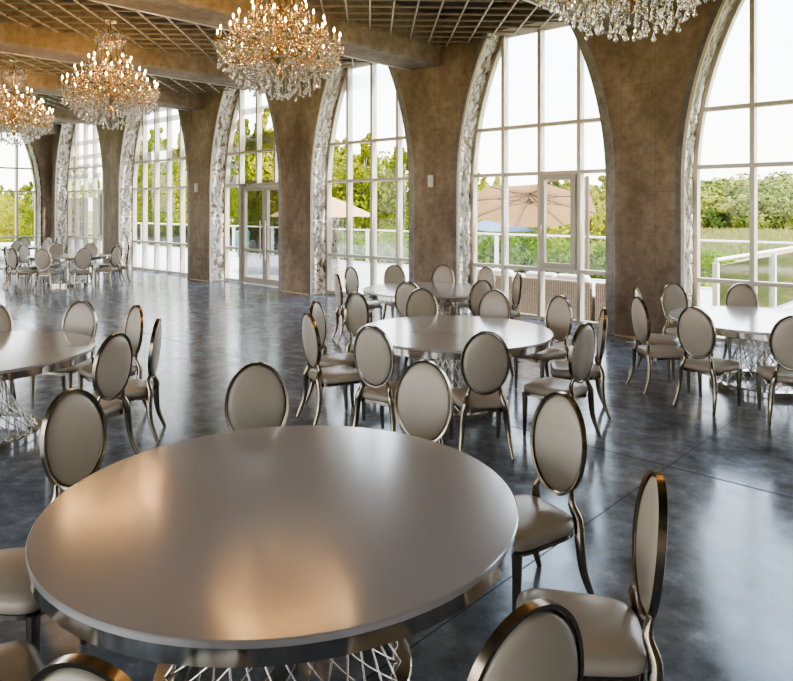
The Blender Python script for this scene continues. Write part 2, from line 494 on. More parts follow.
# ------------------------------------------------------------------ windows
FY = WY+T-.10   # frame centre
def win(n, xl, xr, label, spacing=.71, sash=None, door=None, first=None):
    m = MB()
    TR = [.85, 2.42, 3.215]
    zt = ZT
    # outer frame follows the arch
    for side in (0, 1):
        for j in range(len(ZL)-1):
            a = (xl+inset(ZL[j])+.05) if side == 0 else (xr-inset(ZL[j])-.035)
            b = (xl+inset(ZL[j+1])+.05) if side == 0 else (xr-inset(ZL[j+1])-.035)
            m.bar((a, FY, ZL[j]), (b, FY, ZL[j+1]+.004), .07, .12, up=(0,1,0))
    def topz(x):
        z = ZT
        d = min(x-xl, xr-x)
        while z > ZS and inset(z) > d: z -= .02
        return z
    ms = []
    x = xl+(first or spacing)
    while x < xr-.3:
        ms.append(x); x += spacing
    for x in ms:
        if door and door[0]+.05 < x < door[1]-.05: m.box((x-.03, FY-.07, 2.44), (x+.03, FY+.07, topz(x)))
        else: m.box((x-.03, FY-.07, .0), (x+.03, FY+.07, topz(x)))
    for z in TR+[.05]:
        for a, b in zip([xl]+ms, ms+[xr]):
            if door and a >= door[0]-.02 and b <= door[1]+.3 and z < 2.3: continue
            d = inset(z)
            m.box((max(a,xl+d)+.02, FY-.055, z-.028), (min(b,xr-d)-.02, FY+.055, z+.028))
    o = m.build('window_%d' % n, M['alu']); struct(o, label)
    g = MB()
    if door:
        cols = [(xl, door[0], 0, ZT), (door[0], xr, 2.44, ZT)]
    else: cols = [(xl, xr, 0, ZT)]
    for (a, b, z0, z1) in cols:
        zz = [z for z in ZL if z0 <= z <= z1]
        if zz[0] > z0: zz = [z0]+zz
        for i in range(len(zz)-1):
            g.add([(max(a, xl+inset(zz[i])), FY, zz[i]), (min(b, xr-inset(zz[i])), FY, zz[i]), (min(b, xr-inset(zz[i+1])), FY, zz[i+1]), (max(a, xl+inset(zz[i+1])), FY, zz[i+1])], [(0,1,2,3)])
    g.build('pane', M['pane'], o)
    if sash:
        a, b = sash; z0, z1 = .88, 2.39
        s_ = MB()
        fw = .085
        s_.box((a, FY-.10, z0), (a+fw, FY-.02, z1)); s_.box((b-fw, FY-.10, z0), (b, FY-.02, z1))
        s_.box((a+fw, FY-.10, z0), (b-fw, FY-.02, z0+fw)); s_.box((a+fw, FY-.10, z1-fw), (b-fw, FY-.02, z1))
        so = s_.build('sash', M['alu_sash'], o)
        h = MB(); h.box((a+.03, FY-.125, 1.5), (a+.055, FY-.10, 1.58)); h.box((a+.033, FY-.14, 1.42), (a+.052, FY-.12, 1.56))
        h.build('handle', M['white_plastic'], so)
    return o
names = ['the far corner arch', 'the arch left of the glass door arch', 'the arch over the glass door', 'the arch with a parasol tip behind', 'the arch with the big parasol behind', 'the right arch facing the hills', 'an arch past the right edge']
for n, (xl, xr) in enumerate(OPEN):
    win(n+1, xl, xr, 'tall aluminium framed window filling '+names[n], sash=(-5.94, -5.3) if n == 4 else ((-22.3+.03, -22.3+.64) if n == 0 else None), door=(-14.45, -12.42) if n == 2 else None, first=.79 if n == 5 else None)
# end wall window
m = MB(); FX = XL-T+.1
for side in (0, 1):
    for j in range(len(ZL)-1):
        f = lambda z: EY0+inset(z)+.05 if side == 0 else EY1-inset(z)-.05
        m.bar((FX, f(ZL[j]), ZL[j]), (FX, f(ZL[j+1]), ZL[j+1]+.004), .07, .12, up=(1,0,0))
for y in (6.5, 7.2, 7.85, 8.53): m.box((FX-.07, y-.03, 0), (FX+.07, y+.03, min(ZT, 4.2 if y > 8.3 else ZT)))
for z in (.05, .85, 2.42, 3.215): m.box((FX-.055, EY0+inset(z), z-.028), (FX+.055, EY1-inset(z), z+.028))
o = m.build('window_8', M['alu']); struct(o, 'tall aluminium framed window in the end wall arch')
g = MB()
for i in range(len(ZL)-1):
    a, b = ZL[i], ZL[i+1]
    g.add([(FX, EY0+inset(a), a), (FX, EY1-inset(a), a), (FX, EY1-inset(b), b), (FX, EY0+inset(b), b)], [(0,1,2,3)])
g.build('pane', M['pane'], o)
# glazed double door
d = MB(); xa, xb = -14.45+.03, -12.46
d.box((xa, FY-.08, 0), (xa+.07, FY+.05, 2.44)); d.box((xb-.07, FY-.08, 0), (xb, FY+.05, 2.44)); d.box((xa+.07, FY-.08, 2.37), (xb-.07, FY+.05, 2.44))
door = d.build('door_1', M['alu']); struct(door, 'glazed aluminium double door between the concrete pillars')
mid = -13.43
for a, b, hx in ((xa+.08, mid-.005, mid-.10), (mid+.005, xb-.08, mid+.10)):
    l = MB(); fw = .09
    l.box((a, FY-.05, .02), (a+fw, FY+.02, 2.36)); l.box((b-fw, FY-.05, .02), (b, FY+.02, 2.36))
    l.box((a+fw, FY-.05, .02), (b-fw, FY+.02, .16)); l.box((a+fw, FY-.05, 2.27), (b-fw, FY+.02, 2.36)); l.box((a+fw, FY-.045, .80), (b-fw, FY+.015, .86))
    lo = l.build('leaf', M['alu'], door)
    p = MB(); p.box((a+fw, FY-.018, .16), (b-fw, FY-.012, 2.27)); p.build('pane', M['pane'], lo)
    h = MB(); h.tube([(hx, FY-.11, .62), (hx, FY-.11, 1.55)], .014, 8)
    h.tube([(hx, FY-.11, .72), (hx, FY-.05, .72)], .008, 6); h.tube([(hx, FY-.11, 1.45), (hx, FY-.05, 1.45)], .008, 6)
    h.build('handle', M['handle'], lo)
cl = MB(); cl.box((xa+.1, FY-.15, 2.38), (xa+.42, FY-.085, 2.44)); cl.bar((xa+.3, FY-.12, 2.38), (xa+.75, FY-.09, 2.27), .02, .012)
cl.build('door_closer', M['handle'], door)
# white boxes on the pillars
def box_thing(name, x, z, label, cat, w_=.13, h_=.22):
    o = empty(name, (x, WY-.001, z))
    tag(o, label, cat)
    m = MB(); m.box((-w_/2, -.05, -h_/2), (w_/2, 0, h_/2))
    b = m.build('housing', M['white_plastic'], o)
    bv = b.modifiers.new('b', 'BEVEL'); bv.width = .012; bv.segments = 3
    m = MB(); m.box((-w_*.32, -.056, -h_*.36), (w_*.32, -.048, -h_*.2)); m.build('cover', M['white_metal'], o)
box_thing('wall_speaker', -7.93, 2.33, 'small white box fixed on the pillar between the two parasol windows', 'wall box')
box_thing('wall_speaker', -15.75, 2.37, 'small white box fixed on the pillar left of the glass door', 'wall box')

# ------------------------------------------------------------------ tables
def make_table():
    root = empty('round_table')
    m = MB(); r = .908
    m.lathe([(0,.680),(r-.004,.680),(r,.684),(r,.701),(r-.004,.705),(0,.705)], 128)
    m.build('tabletop', M['top'], root, smooth=30)
    m = MB(); m.lathe([(r-.014,.628),(r-.009,.628),(r-.009,.6795),(r-.014,.6795)], 128, closed=True)
    m.build('apron_band', M['band'], root, smooth=30)
    m = MB(); m.lathe([(0,.645),(.30,.645),(.30,.679),(0,.679)], 48); m.build('mounting_plate', M['chrome'], root, smooth=30)
    m = MB(); m.lathe([(.425,0),(.495,0),(.50,.005),(.50,.055),(.495,.06),(.43,.06),(.425,.055)], 72, closed=True); m.build('base_drum', M['chrome'], root, smooth=30)
    # crossing rods laid on a trumpet shaped surface
    def rad(t): return .195 + .26*(1-t)**2.4 + .03*t**3
    m = MB(); N = 26
    for sg in (1, -1):
        for k in range(N):
            pts = []
            for i in range(15):
                t = i/14; a = 2*PI*k/N + sg*t*R(78); rr = rad(t)
                pts.append((rr*math.cos(a), rr*math.sin(a), .058+t*.588))
            m.tube(pts, .0048, 5)
    m.build('wire_lattice', M['chrome'], root, smooth=True)
    m = MB(); m.lathe([(.05,.0),(.05,.645)], 24); m.build('inner_post', M['chrome'], root, smooth=30)
    return root
TAB = dict(A=(-2.178,1.706), B=(-6.244,1.752), C=(-3.989,5.103), D=(-6.318,7.46), E=(-2.081,7.824), F=(-17.2,6.88), G=(-22.3,7.1))
TLAB = dict(A='large round table filling the foreground, taupe top with golden reflections',
 B='round taupe table cut off by the left edge of the photo',
 C='round table in the middle of the hall, pale top mirroring the windows',
 D='round table just behind the middle table, before the pillar and parasol window',
 E='round table at the right edge, standing before the window facing the hills',
 F='round table far off near the end wall, ringed by ten chairs',
 G='farthest round table at the left edge, behind the other far table')
t0 = make_table()
for i, (k, (x, y)) in enumerate(TAB.items()):
    o = t0 if i == 0 else copy_tree(t0)
    o.location = (x, y, 0); o.rotation_euler.z = .7*i
    tag(o, TLAB[k], 'table', 'round banquet tables')

# ------------------------------------------------------------------ chairs
def make_chair():
    root = empty('banquet_chair')
    # seat outline (rounded trapezoid)
    def outline(k, n=40):
        pts = []
        for i in range(n):
            a = 2*PI*i/n
            c_, s_ = math.cos(a), math.sin(a)
            e = .42
            u = math.copysign(abs(c_)**e, c_); v = math.copysign(abs(s_)**e, s_)
            y = .052 + .213*v*k
            hw = .205 + .022*v
            pts.append((u*hw*k, y))
        return pts
    m = MB(); rings = [(.93,.352),(1.,.358),(1.012,.378),(1.,.396),(.94,.409),(.8,.417),(.5,.422),(.15,.424)]
    n = 40; vs = []
    for k, z in rings: vs += [(x,y,z) for x, y in outline(k)]
    fs = [(i*n+j, i*n+(j+1)%n, (i+1)*n+(j+1)%n, (i+1)*n+j) for i in range(len(rings)-1) for j in range(n)]
    fs += [tuple(range(n-1,-1,-1)), tuple((len(rings)-1)*n+j for j in range(n))]
    m.add(vs, fs); m.build('seat', M['leather'], root, smooth=True)
    m = MB(); rings = [(.985,.352),(.985,.322),(.93,.322),(.93,.352)]; vs = []
    for k, z in rings: vs += [(x,y,z + (.012*math.cos(PI*x/.22)**2 if z < .33 else 0)) for x, y in outline(k)]
    fs = [(i*n+j, i*n+(j+1)%n, ((i+1)%4)*n+(j+1)%n, ((i+1)%4)*n+j) for i in range(4) for j in range(n)]
    m.add(vs, fs); m.build('seat_frame', M['frame'], root, smooth=40)
    for sx in (-1, 1):
        m = MB()
        m.tube([(sx*.193,.228,.35),(sx*.193,.228,.25),(sx*.191,.232,.10),(sx*.188,.236,0)], [.025,.022,.017,.012], 8)
        m.build('leg', M['frame'], root, smooth=50)
    a_, b_, zc = .184, .243, .702
    def P(x, z, off):      # a point on the leaning, slightly dished back; off = distance towards the sitter
        lean = -.200 - (z-zc)*.10
        dish = .022*(x/a_)**2 - .0*z + .012*((z-zc)/b_)**2
        return Vector((x, lean + dish + off, z))
    for sx in (-1, 1):
        m = MB()
        pts = [P(sx*.112, zc-.186, -.002), P(sx*.126, zc-.245, .0), Vector((sx*.148,-.173,.385)), Vector((sx*.164,-.168,.29)), Vector((sx*.177,-.181,.15)), Vector((sx*.196,-.235,0))]
        m.tube(spline(pts), lerp_list([.010,.018,.0235,.0255,.0205,.013]), 8)
        m.build('leg', M['frame'], root, smooth=50)
    # oval frame: rectangular section swept round the oval
    m = MB(); N = 64; vs = []
    for i in range(N):
        a = 2*PI*i/N
        for (k, off) in ((-.012,-.0115),(.0,-.014),(.0,.014),(-.012,.0115)):
            x = (a_+k)*math.cos(a); z = zc+(b_+k)*math.sin(a)
            vs.append(P(x, z, off))
    fs = [(i*4+j, i*4+(j+1)%4, ((i+1)%N)*4+(j+1)%4, ((i+1)%N)*4+j) for i in range(N) for j in range(4)]
    m.add(vs, fs); m.build('backrest_frame', M['frame'], root, smooth=35)
    # padded oval, front and back faces
    m = MB(); vs = []; prof = [(0,.030),(.35,.0285),(.6,.025),(.8,.018),(.92,.010),(.99,.0),(.92,-.014),(.8,-.019),(.6,-.022),(.35,-.024),(0,-.0245)]
    N = 48
    for k, off in prof:
        for i in range(N):
            a = 2*PI*i/N
            vs.append(P((a_-.012)*k*math.cos(a), zc+(b_-.012)*k*math.sin(a), off))
    fs = [(i*N+j, i*N+(j+1)%N, (i+1)*N+(j+1)%N, (i+1)*N+j) for i in range(len(prof)-1) for j in range(N)]
    m.add(vs, fs)
    o = m.build('backrest', M['leather'], root, smooth=True)
    bm = bmesh.new(); bm.from_mesh(o.data); bmesh.ops.remove_doubles(bm, verts=bm.verts, dist=1e-5); bm.to_mesh(o.data); bm.free()
    return root
GRP = dict(A='chairs round the foreground table', B='chairs round the left table', C='chairs round the middle table', D='chairs round the table behind the middle one', E='chairs round the right table', F='chairs round the far table', G='chairs round the farthest table')
CH = dict(
A=[(149,1.168,0,'oval back chair behind the front table, alone beyond its far left rim'),
 (109,1.29,-1,'oval back chair behind the front table, before the middle table chairs'),
 (70,1.201,2,'beige chair at right of the front table, upright oval back and golden seat'),
 (26,1.174,8,'beige chair seen edge-on from the side at right of the front table'),
 (-14,1.167,-1,'chair nearest the bottom edge, back towards us, right of the front table'),
 (-54,1.15,-8,'chair with only the top of its frame showing at bottom left'),
 (-98,1.13,0,'chair in the bottom left corner with only its seat corner showing'),
 (-138,1.13,0,'chair cut by the left edge, pale seat tucked under the front table'),
 (-169,1.173,6,'oval back chair beyond the left rim of the front table, facing it')],
B=[(21,1.262,1,'chair seen from behind, second in from the left table beside the front table'),
 (118,1.055,4,'oval back rising behind the far rim of the left table'),
 (87,1.126,-1,'gold edged chair behind the two chairs at right of the left table'),
 (47,1.235,6,'chair seen edge-on, rightmost of those round the left table'),
 (157,1.0,1,'oval back half cut by the left edge, behind the left table')],
C=[(-80,1.146,1,'chair at the near left of the middle table, back towards us'),
 (-42,1.159,-1,'chair at the near side of the middle table, straight from behind'),
 (-4,1.174,3,'chair turned three quarters at the right of the middle table, nearest there'),
 (34,1.148,-1,'chair seen edge-on at the right of the middle table'),
 (74,1.151,0,'oval back chair at far right of the middle table, below the sash window'),
 (-118,1.187,9,'chair seen side-on at the left of the middle table, nearest there'),
 (-148,1.148,-4,'chair second from the near end at the left of the middle table'),
 (177,1.182,7,'oval back chair at the far left rim of the middle table'),
 (144,1.164,-2,'oval back rising behind the far rim of the middle table, left one'),
 (108,1.114,0,'oval back rising behind the far rim of the middle table, right one')],
D=[(-59,1.05,-10,'greenish grey oval back of a chair on the near side of the pillar table, left'),
 (-15,1.02,-1,'chair turned from us on the near side of the pillar table, right'),
 (87,1.133,-3,'chair beyond the pillar table in front of the carved stone jamb'),
 (37,1.08,12,'chair seen edge-on before the wicker sofas outside the window'),
 (119,1.125,0,'chair against the concrete pillar, behind the pillar table'),
 (153,1.151,1,'chair beyond the pillar table, before the window with a parasol tip'),
 (-177,1.26,10,'pale chair at the left of the pillar table, farther of two'),
 (-130,1.07,9,'chair seen edge-on at the left of the pillar table, nearer of two')],
E=[(-99,1.131,-1,'chair with back towards us at the near side of the right table'),
 (-133,1.12,2,'chair seen side-on at the left of the right table, nearer of two'),
 (-170,1.065,1,'chair mostly hidden behind the side-on chair left of the right table'),
 (153,1.09,-4,'chair before the wide pillar at the far left of the right table'),
 (115,1.02,0,'oval back behind the right table against the hillside window'),
 (-65,1.178,0,'chair cut by the right edge, back towards us at the right table')],
F=[(a,1.15,0,None) for a in (-45,-9,27,63,99,135,171,207,243,279)],
G=[(a,1.15,0,None) for a in (-5,31,67,103,139)])
FL = ['near side of the far corner table, left of two seen from behind', 'near side of the far corner table, right of two seen from behind', 'right of the far corner table, facing left, nearest there', 'rightmost of the chairs round the far corner table',
 'right of the far corner table, farthest there, beside the carved jamb', 'far side of the far corner table under the narrow arch window, right one', 'far side of the far corner table under the narrow arch window, left one', 'far left of the far corner table, partly behind other chairs', 'leftmost of the chairs round the far corner table, edge towards us', 'near left of the far corner table, darker side towards us']
GL = ['near side of the farthest table, cut close to the left edge', 'near right of the farthest table', 'rightmost of the farthest table\'s chairs, at the stone jamb', 'far right of the farthest table', 'far side of the farthest table under the end window']
c0 = make_chair(); used = False
for k, lst in CH.items():
    for j, (ang, r, turn, lab) in enumerate(lst):
        o = copy_tree(c0) if used else c0; used = True
        a = R(ang); cx, cy = TAB[k]
        o.location = (cx+r*math.cos(a), cy+r*math.sin(a), 0)
        o.rotation_euler = (0, 0, a + PI/2 + R(turn))   # local +Y looks at the table
        if lab is None: lab = 'chair at ' + (FL if k == 'F' else GL)[j]
        tag(o, lab, 'chair', GRP[k])

# ------------------------------------------------------------------ chandeliers
rnd = random.Random(4)
def octa(mb, c, rx, rz, n=6, top=.35):
    x, y, z = c; ph = rnd.random()*6
    vs = [(x,y,z+rz*top*2)] + [(x+rx*math.cos(ph+2*PI*i/n), y+rx*math.sin(ph+2*PI*i/n), z) for i in range(n)] + [(x,y,z-rz*2*(1-top))]
    fs = [(0,1+i,1+(i+1)%n) for i in range(n)] + [(n+1,1+(i+1)%n,1+i) for i in range(n)]
    mb.add(vs, fs)
def drop(mb, c, wd, ht):   # faceted teardrop hanging from c
    x, y, z = c; n = 8; ph = rnd.random()*6
    prof = [(.0,0),(.16,-.18),(.62,-.52),(1.,-.70),(.72,-.88)]
    vs = [(x,y,z)]; fs = []
    for r, h in prof[1:]:
        vs += [(x+r*wd/2*math.cos(ph+2*PI*i/n), y+r*wd/2*math.sin(ph+2*PI*i/n), z+h*ht) for i in range(n)]
    vs.append((x,y,z-ht))
    for i in range(n): fs.append((0,1+(i+1)%n,1+i))
    for q in range(3):
        for i in range(n): fs.append((1+q*n+i, 1+q*n+(i+1)%n, 1+(q+1)*n+(i+1)%n, 1+(q+1)*n+i))
    for i in range(n): fs.append((1+3*n+i, 1+3*n+(i+1)%n, len(vs)-1))
    mb.add(vs, fs)
def strand(mb, c, L, wd=.037, ht=.085):
    x, y, z = c; n = max(1, int((L-ht)/.026))
    for i in range(n): octa(mb, (x,y,z-.013-i*.026),   .008, .0095, 5, .5)
    drop(mb, (x,y,z-L+ht), wd, ht)
def swag(mb, a, b, sag, n, s=.011):
    a = Vector(a); b = Vector(b)
    for i in range(n):
        t = (i+.5)/n; p = a.lerp(b, t); p.z -= sag*4*t*(1-t)
        octa(mb, p, s, s, 5, .5)
TIERS = [(20,.665,3.62,0), (14,.50,3.80,.2), (9,.30,3.99,.1)]
def make_chandelier():
    # built about the ceiling hook at the origin, z measured down from ZC
    root = empty('crystal_chandelier')
    Z = lambda z: z-ZC
    m = MB(); m.lathe([(.0,Z(4.63)),(.02,Z(4.63)),(.085,Z(4.645)),(.09,0),(0,0)], 24); m.build('ceiling_rose', M['gold'], root, smooth=40)
    m = MB(); m.lathe([(0,Z(3.22)),(.02,Z(3.23)),(.05,Z(3.30)),(.03,Z(3.36)),(.022,Z(3.42)),(.10,Z(3.47)),(.13,Z(3.52)),(.05,Z(3.56)),(.02,Z(3.64)),(.045,Z(3.76)),(.06,Z(3.80)),(.02,Z(3.86)),(.02,Z(3.96)),(.05,Z(4.0)),(.02,Z(4.06)),(.018,Z(4.30)),(.06,Z(4.36)),(.02,Z(4.42)),(.012,Z(4.50)),(.012,Z(4.64)),(0,Z(4.64))], 20)
    m.build('central_stem', M['gold'], root, smooth=40)
    m = MB()
    for (n, r, zc, off) in TIERS:      # thin rings that carry the hanging strands
        m.tube([(r*.9*math.cos(2*PI*i/40), r*.9*math.sin(2*PI*i/40), Z(zc-.03)) for i in range(40)], .006, 5, closed=True)
    for r, z in ((.45,3.52),(.30,3.45),(.16,3.38),(.18,4.36)): m.tube([(r*math.cos(2*PI*i/32), r*math.sin(2*PI*i/32), Z(z)) for i in range(32)], .006, 5, closed=True)
    for k in range(8):
        a = 2*PI*k/8; c_, s_ = math.cos(a), math.sin(a)
        m.tube([(.02*c_,.02*s_,Z(3.5)),(.3*c_,.3*s_,Z(3.45)),(.6*c_,.6*s_,Z(3.59))], .006, 5)
        m.tube([(.6*c_,.6*s_,Z(3.59)),(.45*c_,.45*s_,Z(3.77)),(.27*c_,.27*s_,Z(3.96)),(.18*c_,.18*s_,Z(4.36))], .005, 5)
    m.build('ring_frame', M['gold'], root, smooth=True)
    am, dm, cm, bm_ = {}, None, None, None
    d_ = MB(); d_.lathe([(.012,-.012),(.04,0),(.046,.006),(.044,.010),(.012,.008)], 16); dm = d_.mesh('drip_pan', M['crystal'], 40)
    d_ = MB(); d_.lathe([(.0095,.0),(.0095,.095),(.0,.097)], 10); cm = d_.mesh('candle_sleeve', M['candle'], 40)
    d_ = MB(); d_.lathe([(.0,.094),(.006,.099),(.0095,.109),(.009,.120),(.004,.138),(0,.148)], 10); bm_ = d_.mesh('flame_bulb', M['bulb'], True)
    for ti, (n, r, zc, off) in enumerate(TIERS):
        a_ = MB()
        pts = [(.05,0,Z(zc-.16)),(.14*r/.6,0,Z(zc-.08)),(.3*r/.6,0,Z(zc-.14)),(.47*r/.6,0,Z(zc-.19)),(r*.93,0,Z(zc-.14)),(r,0,Z(zc-.05)),(r,0,Z(zc))]
        fine = []
        for i in range(len(pts)-1):
            p0, p1, p2, p3 = (Vector(pts[max(i-1,0)]), Vector(pts[i]), Vector(pts[i+1]), Vector(pts[min(i+2,len(pts)-1)]))
            for q in range(4):
                t = q/4
                fine.append(.5*((2*p1)+(p2-p0)*t+(2*p0-5*p1+4*p2-p3)*t*t+(3*p1-p0-3*p2+p3)*t**3))
        fine.append(Vector(pts[-1]))
        a_.tube(fine, .0085, 6)
        me = a_.mesh('arm', M['gold'], True)
        for k in range(n):
            o = addmesh('arm', me, root, rot=(0,0,2*PI*k/n+off))
            addmesh('drip_pan', dm, o, (r,0,Z(zc))); addmesh('candle', cm, o, (r,0,Z(zc)+.008)); b = addmesh('bulb', bm_, o, (r,0,Z(zc)+.008))
    # hanging strands: the outer hundred as parts, the rest as one part
    variants = {}
    def vmesh(L):
        L = round(L/.04)*.04
        if L not in variants:
            s_ = MB(); strand(s_, (0,0,0), L); variants[L] = s_.mesh('crystal_strand', M['crystal'])
        return variants[L]
    stuff = MB()
    cnt = 0
    for (r, ztop, zbot, n, part) in ((.66,3.60,3.385,36,1),(.55,3.52,3.29,28,1),(.44,3.50,3.20,20,0),(.33,3.44,3.13,18,1),(.22,3.40,3.085,13,1),(.11,3.36,3.05,8,0),(.61,3.56,3.36,20,0),(.5,3.50,3.255,16,0),(.385,3.47,3.165,13,0),(.275,3.42,3.105,10,0),(.03,3.3,3.03,2,0)):
        for k in range(n):
            a = 2*PI*(k+.5*(n%3))/n + rnd.uniform(-.03,.03); L = (ztop-zbot)+rnd.uniform(-.035,.035); x, y = r*math.cos(a), r*math.sin(a)
            if part and cnt < 100: addmesh('crystal_strand', vmesh(L), root, (x,y,Z(ztop)), (0,0,rnd.random()*6)); cnt += 1
            else: strand(stuff, (x,y,Z(ztop)), L)
    for (n, r, zc, off) in TIERS:
        for k in range(n):
            a = 2*PI*k/n+off
            for q in range(6):                      # small drops round every drip pan
                b = 2*PI*q/6; drop(stuff, (r*math.cos(a)+.042*math.cos(b), r*math.sin(a)+.042*math.sin(b), Z(zc)), .018, .06)
            for q in range(3):                      # short strands along the arm
                rr = r*(.35+.22*q); strand(stuff, (rr*math.cos(a), rr*math.sin(a), Z(zc-.15)), .12+.05*rnd.random(), .034, .07)
            a2 = 2*PI*(k+1)/n+off
            swag(stuff, (r*math.cos(a),r*math.sin(a),Z(zc-.02)), (r*math.cos(a2),r*math.sin(a2),Z(zc-.02)), .07, 9)
    for (n, r0, z0, r1, z1) in ((20,.18,4.36,.30,3.97),(28,.29,3.97,.50,3.78),(36,.48,3.78,.665,3.6),(20,.02,4.5,.18,4.36)):
        for k in range(n):
            a = 2*PI*k/n; swag(stuff, (r0*math.cos(a),r0*math.sin(a),Z(z0)), (r1*math.cos(a),r1*math.sin(a),Z(z1)), .05, 14)
    o = stuff.build('crystal_garland', M['crystal'], root); o['kind'] = 'stuff'
    # crown of little curled arms hung with drops
    for k in range(8):
        a = 2*PI*k/8+.2; m = MB()
        pts = [(.02,0,Z(4.38)),(.10,0,Z(4.34)),(.19,0,Z(4.38)),(.215,0,Z(4.46)),(.17,0,Z(4.52)),(.12,0,Z(4.49))]
        m.tube([Vector(p) for p in pts], .008, 6)
        o = m.build('crown_arm', M['gold'], root, smooth=True); o.rotation_euler.z = a
        d2 = MB()
        for (x, z) in ((.215,4.44),(.19,4.38),(.12,4.49),(.17,4.52),(.14,4.36),(.10,4.34)): drop(d2, (x,.0,Z(z)), .034, .085)
        for sy in (-.04,.04): drop(d2, (.2,sy,Z(4.40)), .03, .08); drop(d2, (.13,sy,Z(4.50)), .03, .08)
        d2.build('crystal_drop', M['crystal'], o)
    return root
CL = [(-2.10, 'nearest crystal chandelier, only its lowest drops showing at the top edge'),
      (-6.1, 'large lit crystal chandelier hanging above the front table, second nearest'),
      (-10.22, 'lit crystal chandelier hung from the grid between two beams, whole in view'),
      (-14.3, 'lit crystal chandelier half cut off by the left edge')]
ch0 = make_chandelier()
for i, (x, lab) in enumerate(CL):
    o = ch0 if i == 0 else copy_tree(ch0)
    o.location = (x, 4.70, ZC); o.rotation_euler.z = .37*i
    tag(o, lab, 'chandelier', 'crystal chandeliers under the ceiling grid')
    for k in range(4):
        L = bpy.data.lights.new('chandelier_light', 'POINT'); L.energy = 1.5; L.color = (1,.62,.28); L.shadow_soft_size = .03
        lo = bpy.data.objects.new('chandelier_light', L); C.objects.link(lo)
        a = .4+k*PI/2; lo.location = (x+.78*math.cos(a), 4.70+.78*math.sin(a), 3.88)

# ------------------------------------------------------------------ terrace and garden
TZ = -.2
m = MB(); m.box((-45, WY+T+.02, TZ-.5), (-3.72, 18.6, TZ)); struct(m.build('terrace', M['terrace']), 'pale paved terrace outside the windows')
# ground: falls away from the terrace to a river plain
m = MB(); xs = [-700,-400,-250,-160,-110,-80,-60,-45,-35,-25,-18,-12,-8,-3.7,2,8,20,60,200]; ys = [10.1,12,14,16,18.7,22,27,33,42,55,75,100,140,200,300,500,900]
def gz(x, y):
    t = max(0, min(1, (y-12)/32)); t2 = t*t*(3-2*t)
    return -1.3 - 2.4*t2 + .25*noise.noise(Vector((x*.13, y*.13, 2)))
vs = [(x,y,gz(x,y)) for y in ys for x in xs]; nx = len(xs)
m.add(vs, [(j*nx+i, j*nx+i+1, (j+1)*nx+i+1, (j+1)*nx+i) for j in range(len(ys)-1) for i in range(nx-1)])
m.add([(-700,-300,-1.4),(-26.2,-300,-1.4),(-26.2,10.1,-1.4),(-700,10.1,-1.4),(200,-300,-1.4),(200,10.1,-1.4)], [(0,1,2,3),(1,4,5,2)])
struct(m.build('ground', M['ground'], smooth=True), 'green meadow falling away to the river plain')

def railing(name, pts, label, posts_white=.05):
    root = empty(name, (*pts[0], TZ)); tag(root, label, 'railing', 'glass terrace railings')
    x0, y0 = pts[0]; (x1, y1) = pts[1]; L = math.hypot(x1-x0, y1-y0)
    ux, uy = (x1-x0)/L, (y1-y0)/L
    root.rotation_euler.z = math.atan2(uy, ux)
    n = round(L/3.0)
    for i in range(n+1):
        s = L*i/n; m = MB(); m.box((s-.05,-.04,0), (s+.05,.04,1.17)); m.build('post', M['white_metal'], root)
        if i < n:
            m = MB(); m.box((s+.08,-.006,.1), (s+L/n-.08,.006,1.12)); m.build('glass_panel', M['rail_glass'], root)
    m = MB(); m.tube([(0,0,1.215),(L,0,1.215)], .03, 10); m.build('top_rail', M['white_metal'], root, smooth=40)
railing('glass_railing', [(-45, 18.4), (-3.85, 18.4)], 'long glass railing along the far edge of the terrace')
railing('glass_railing', [(-3.76, 11.6), (-3.76, 18.25)], 'glass railing with white posts crossing the right window')

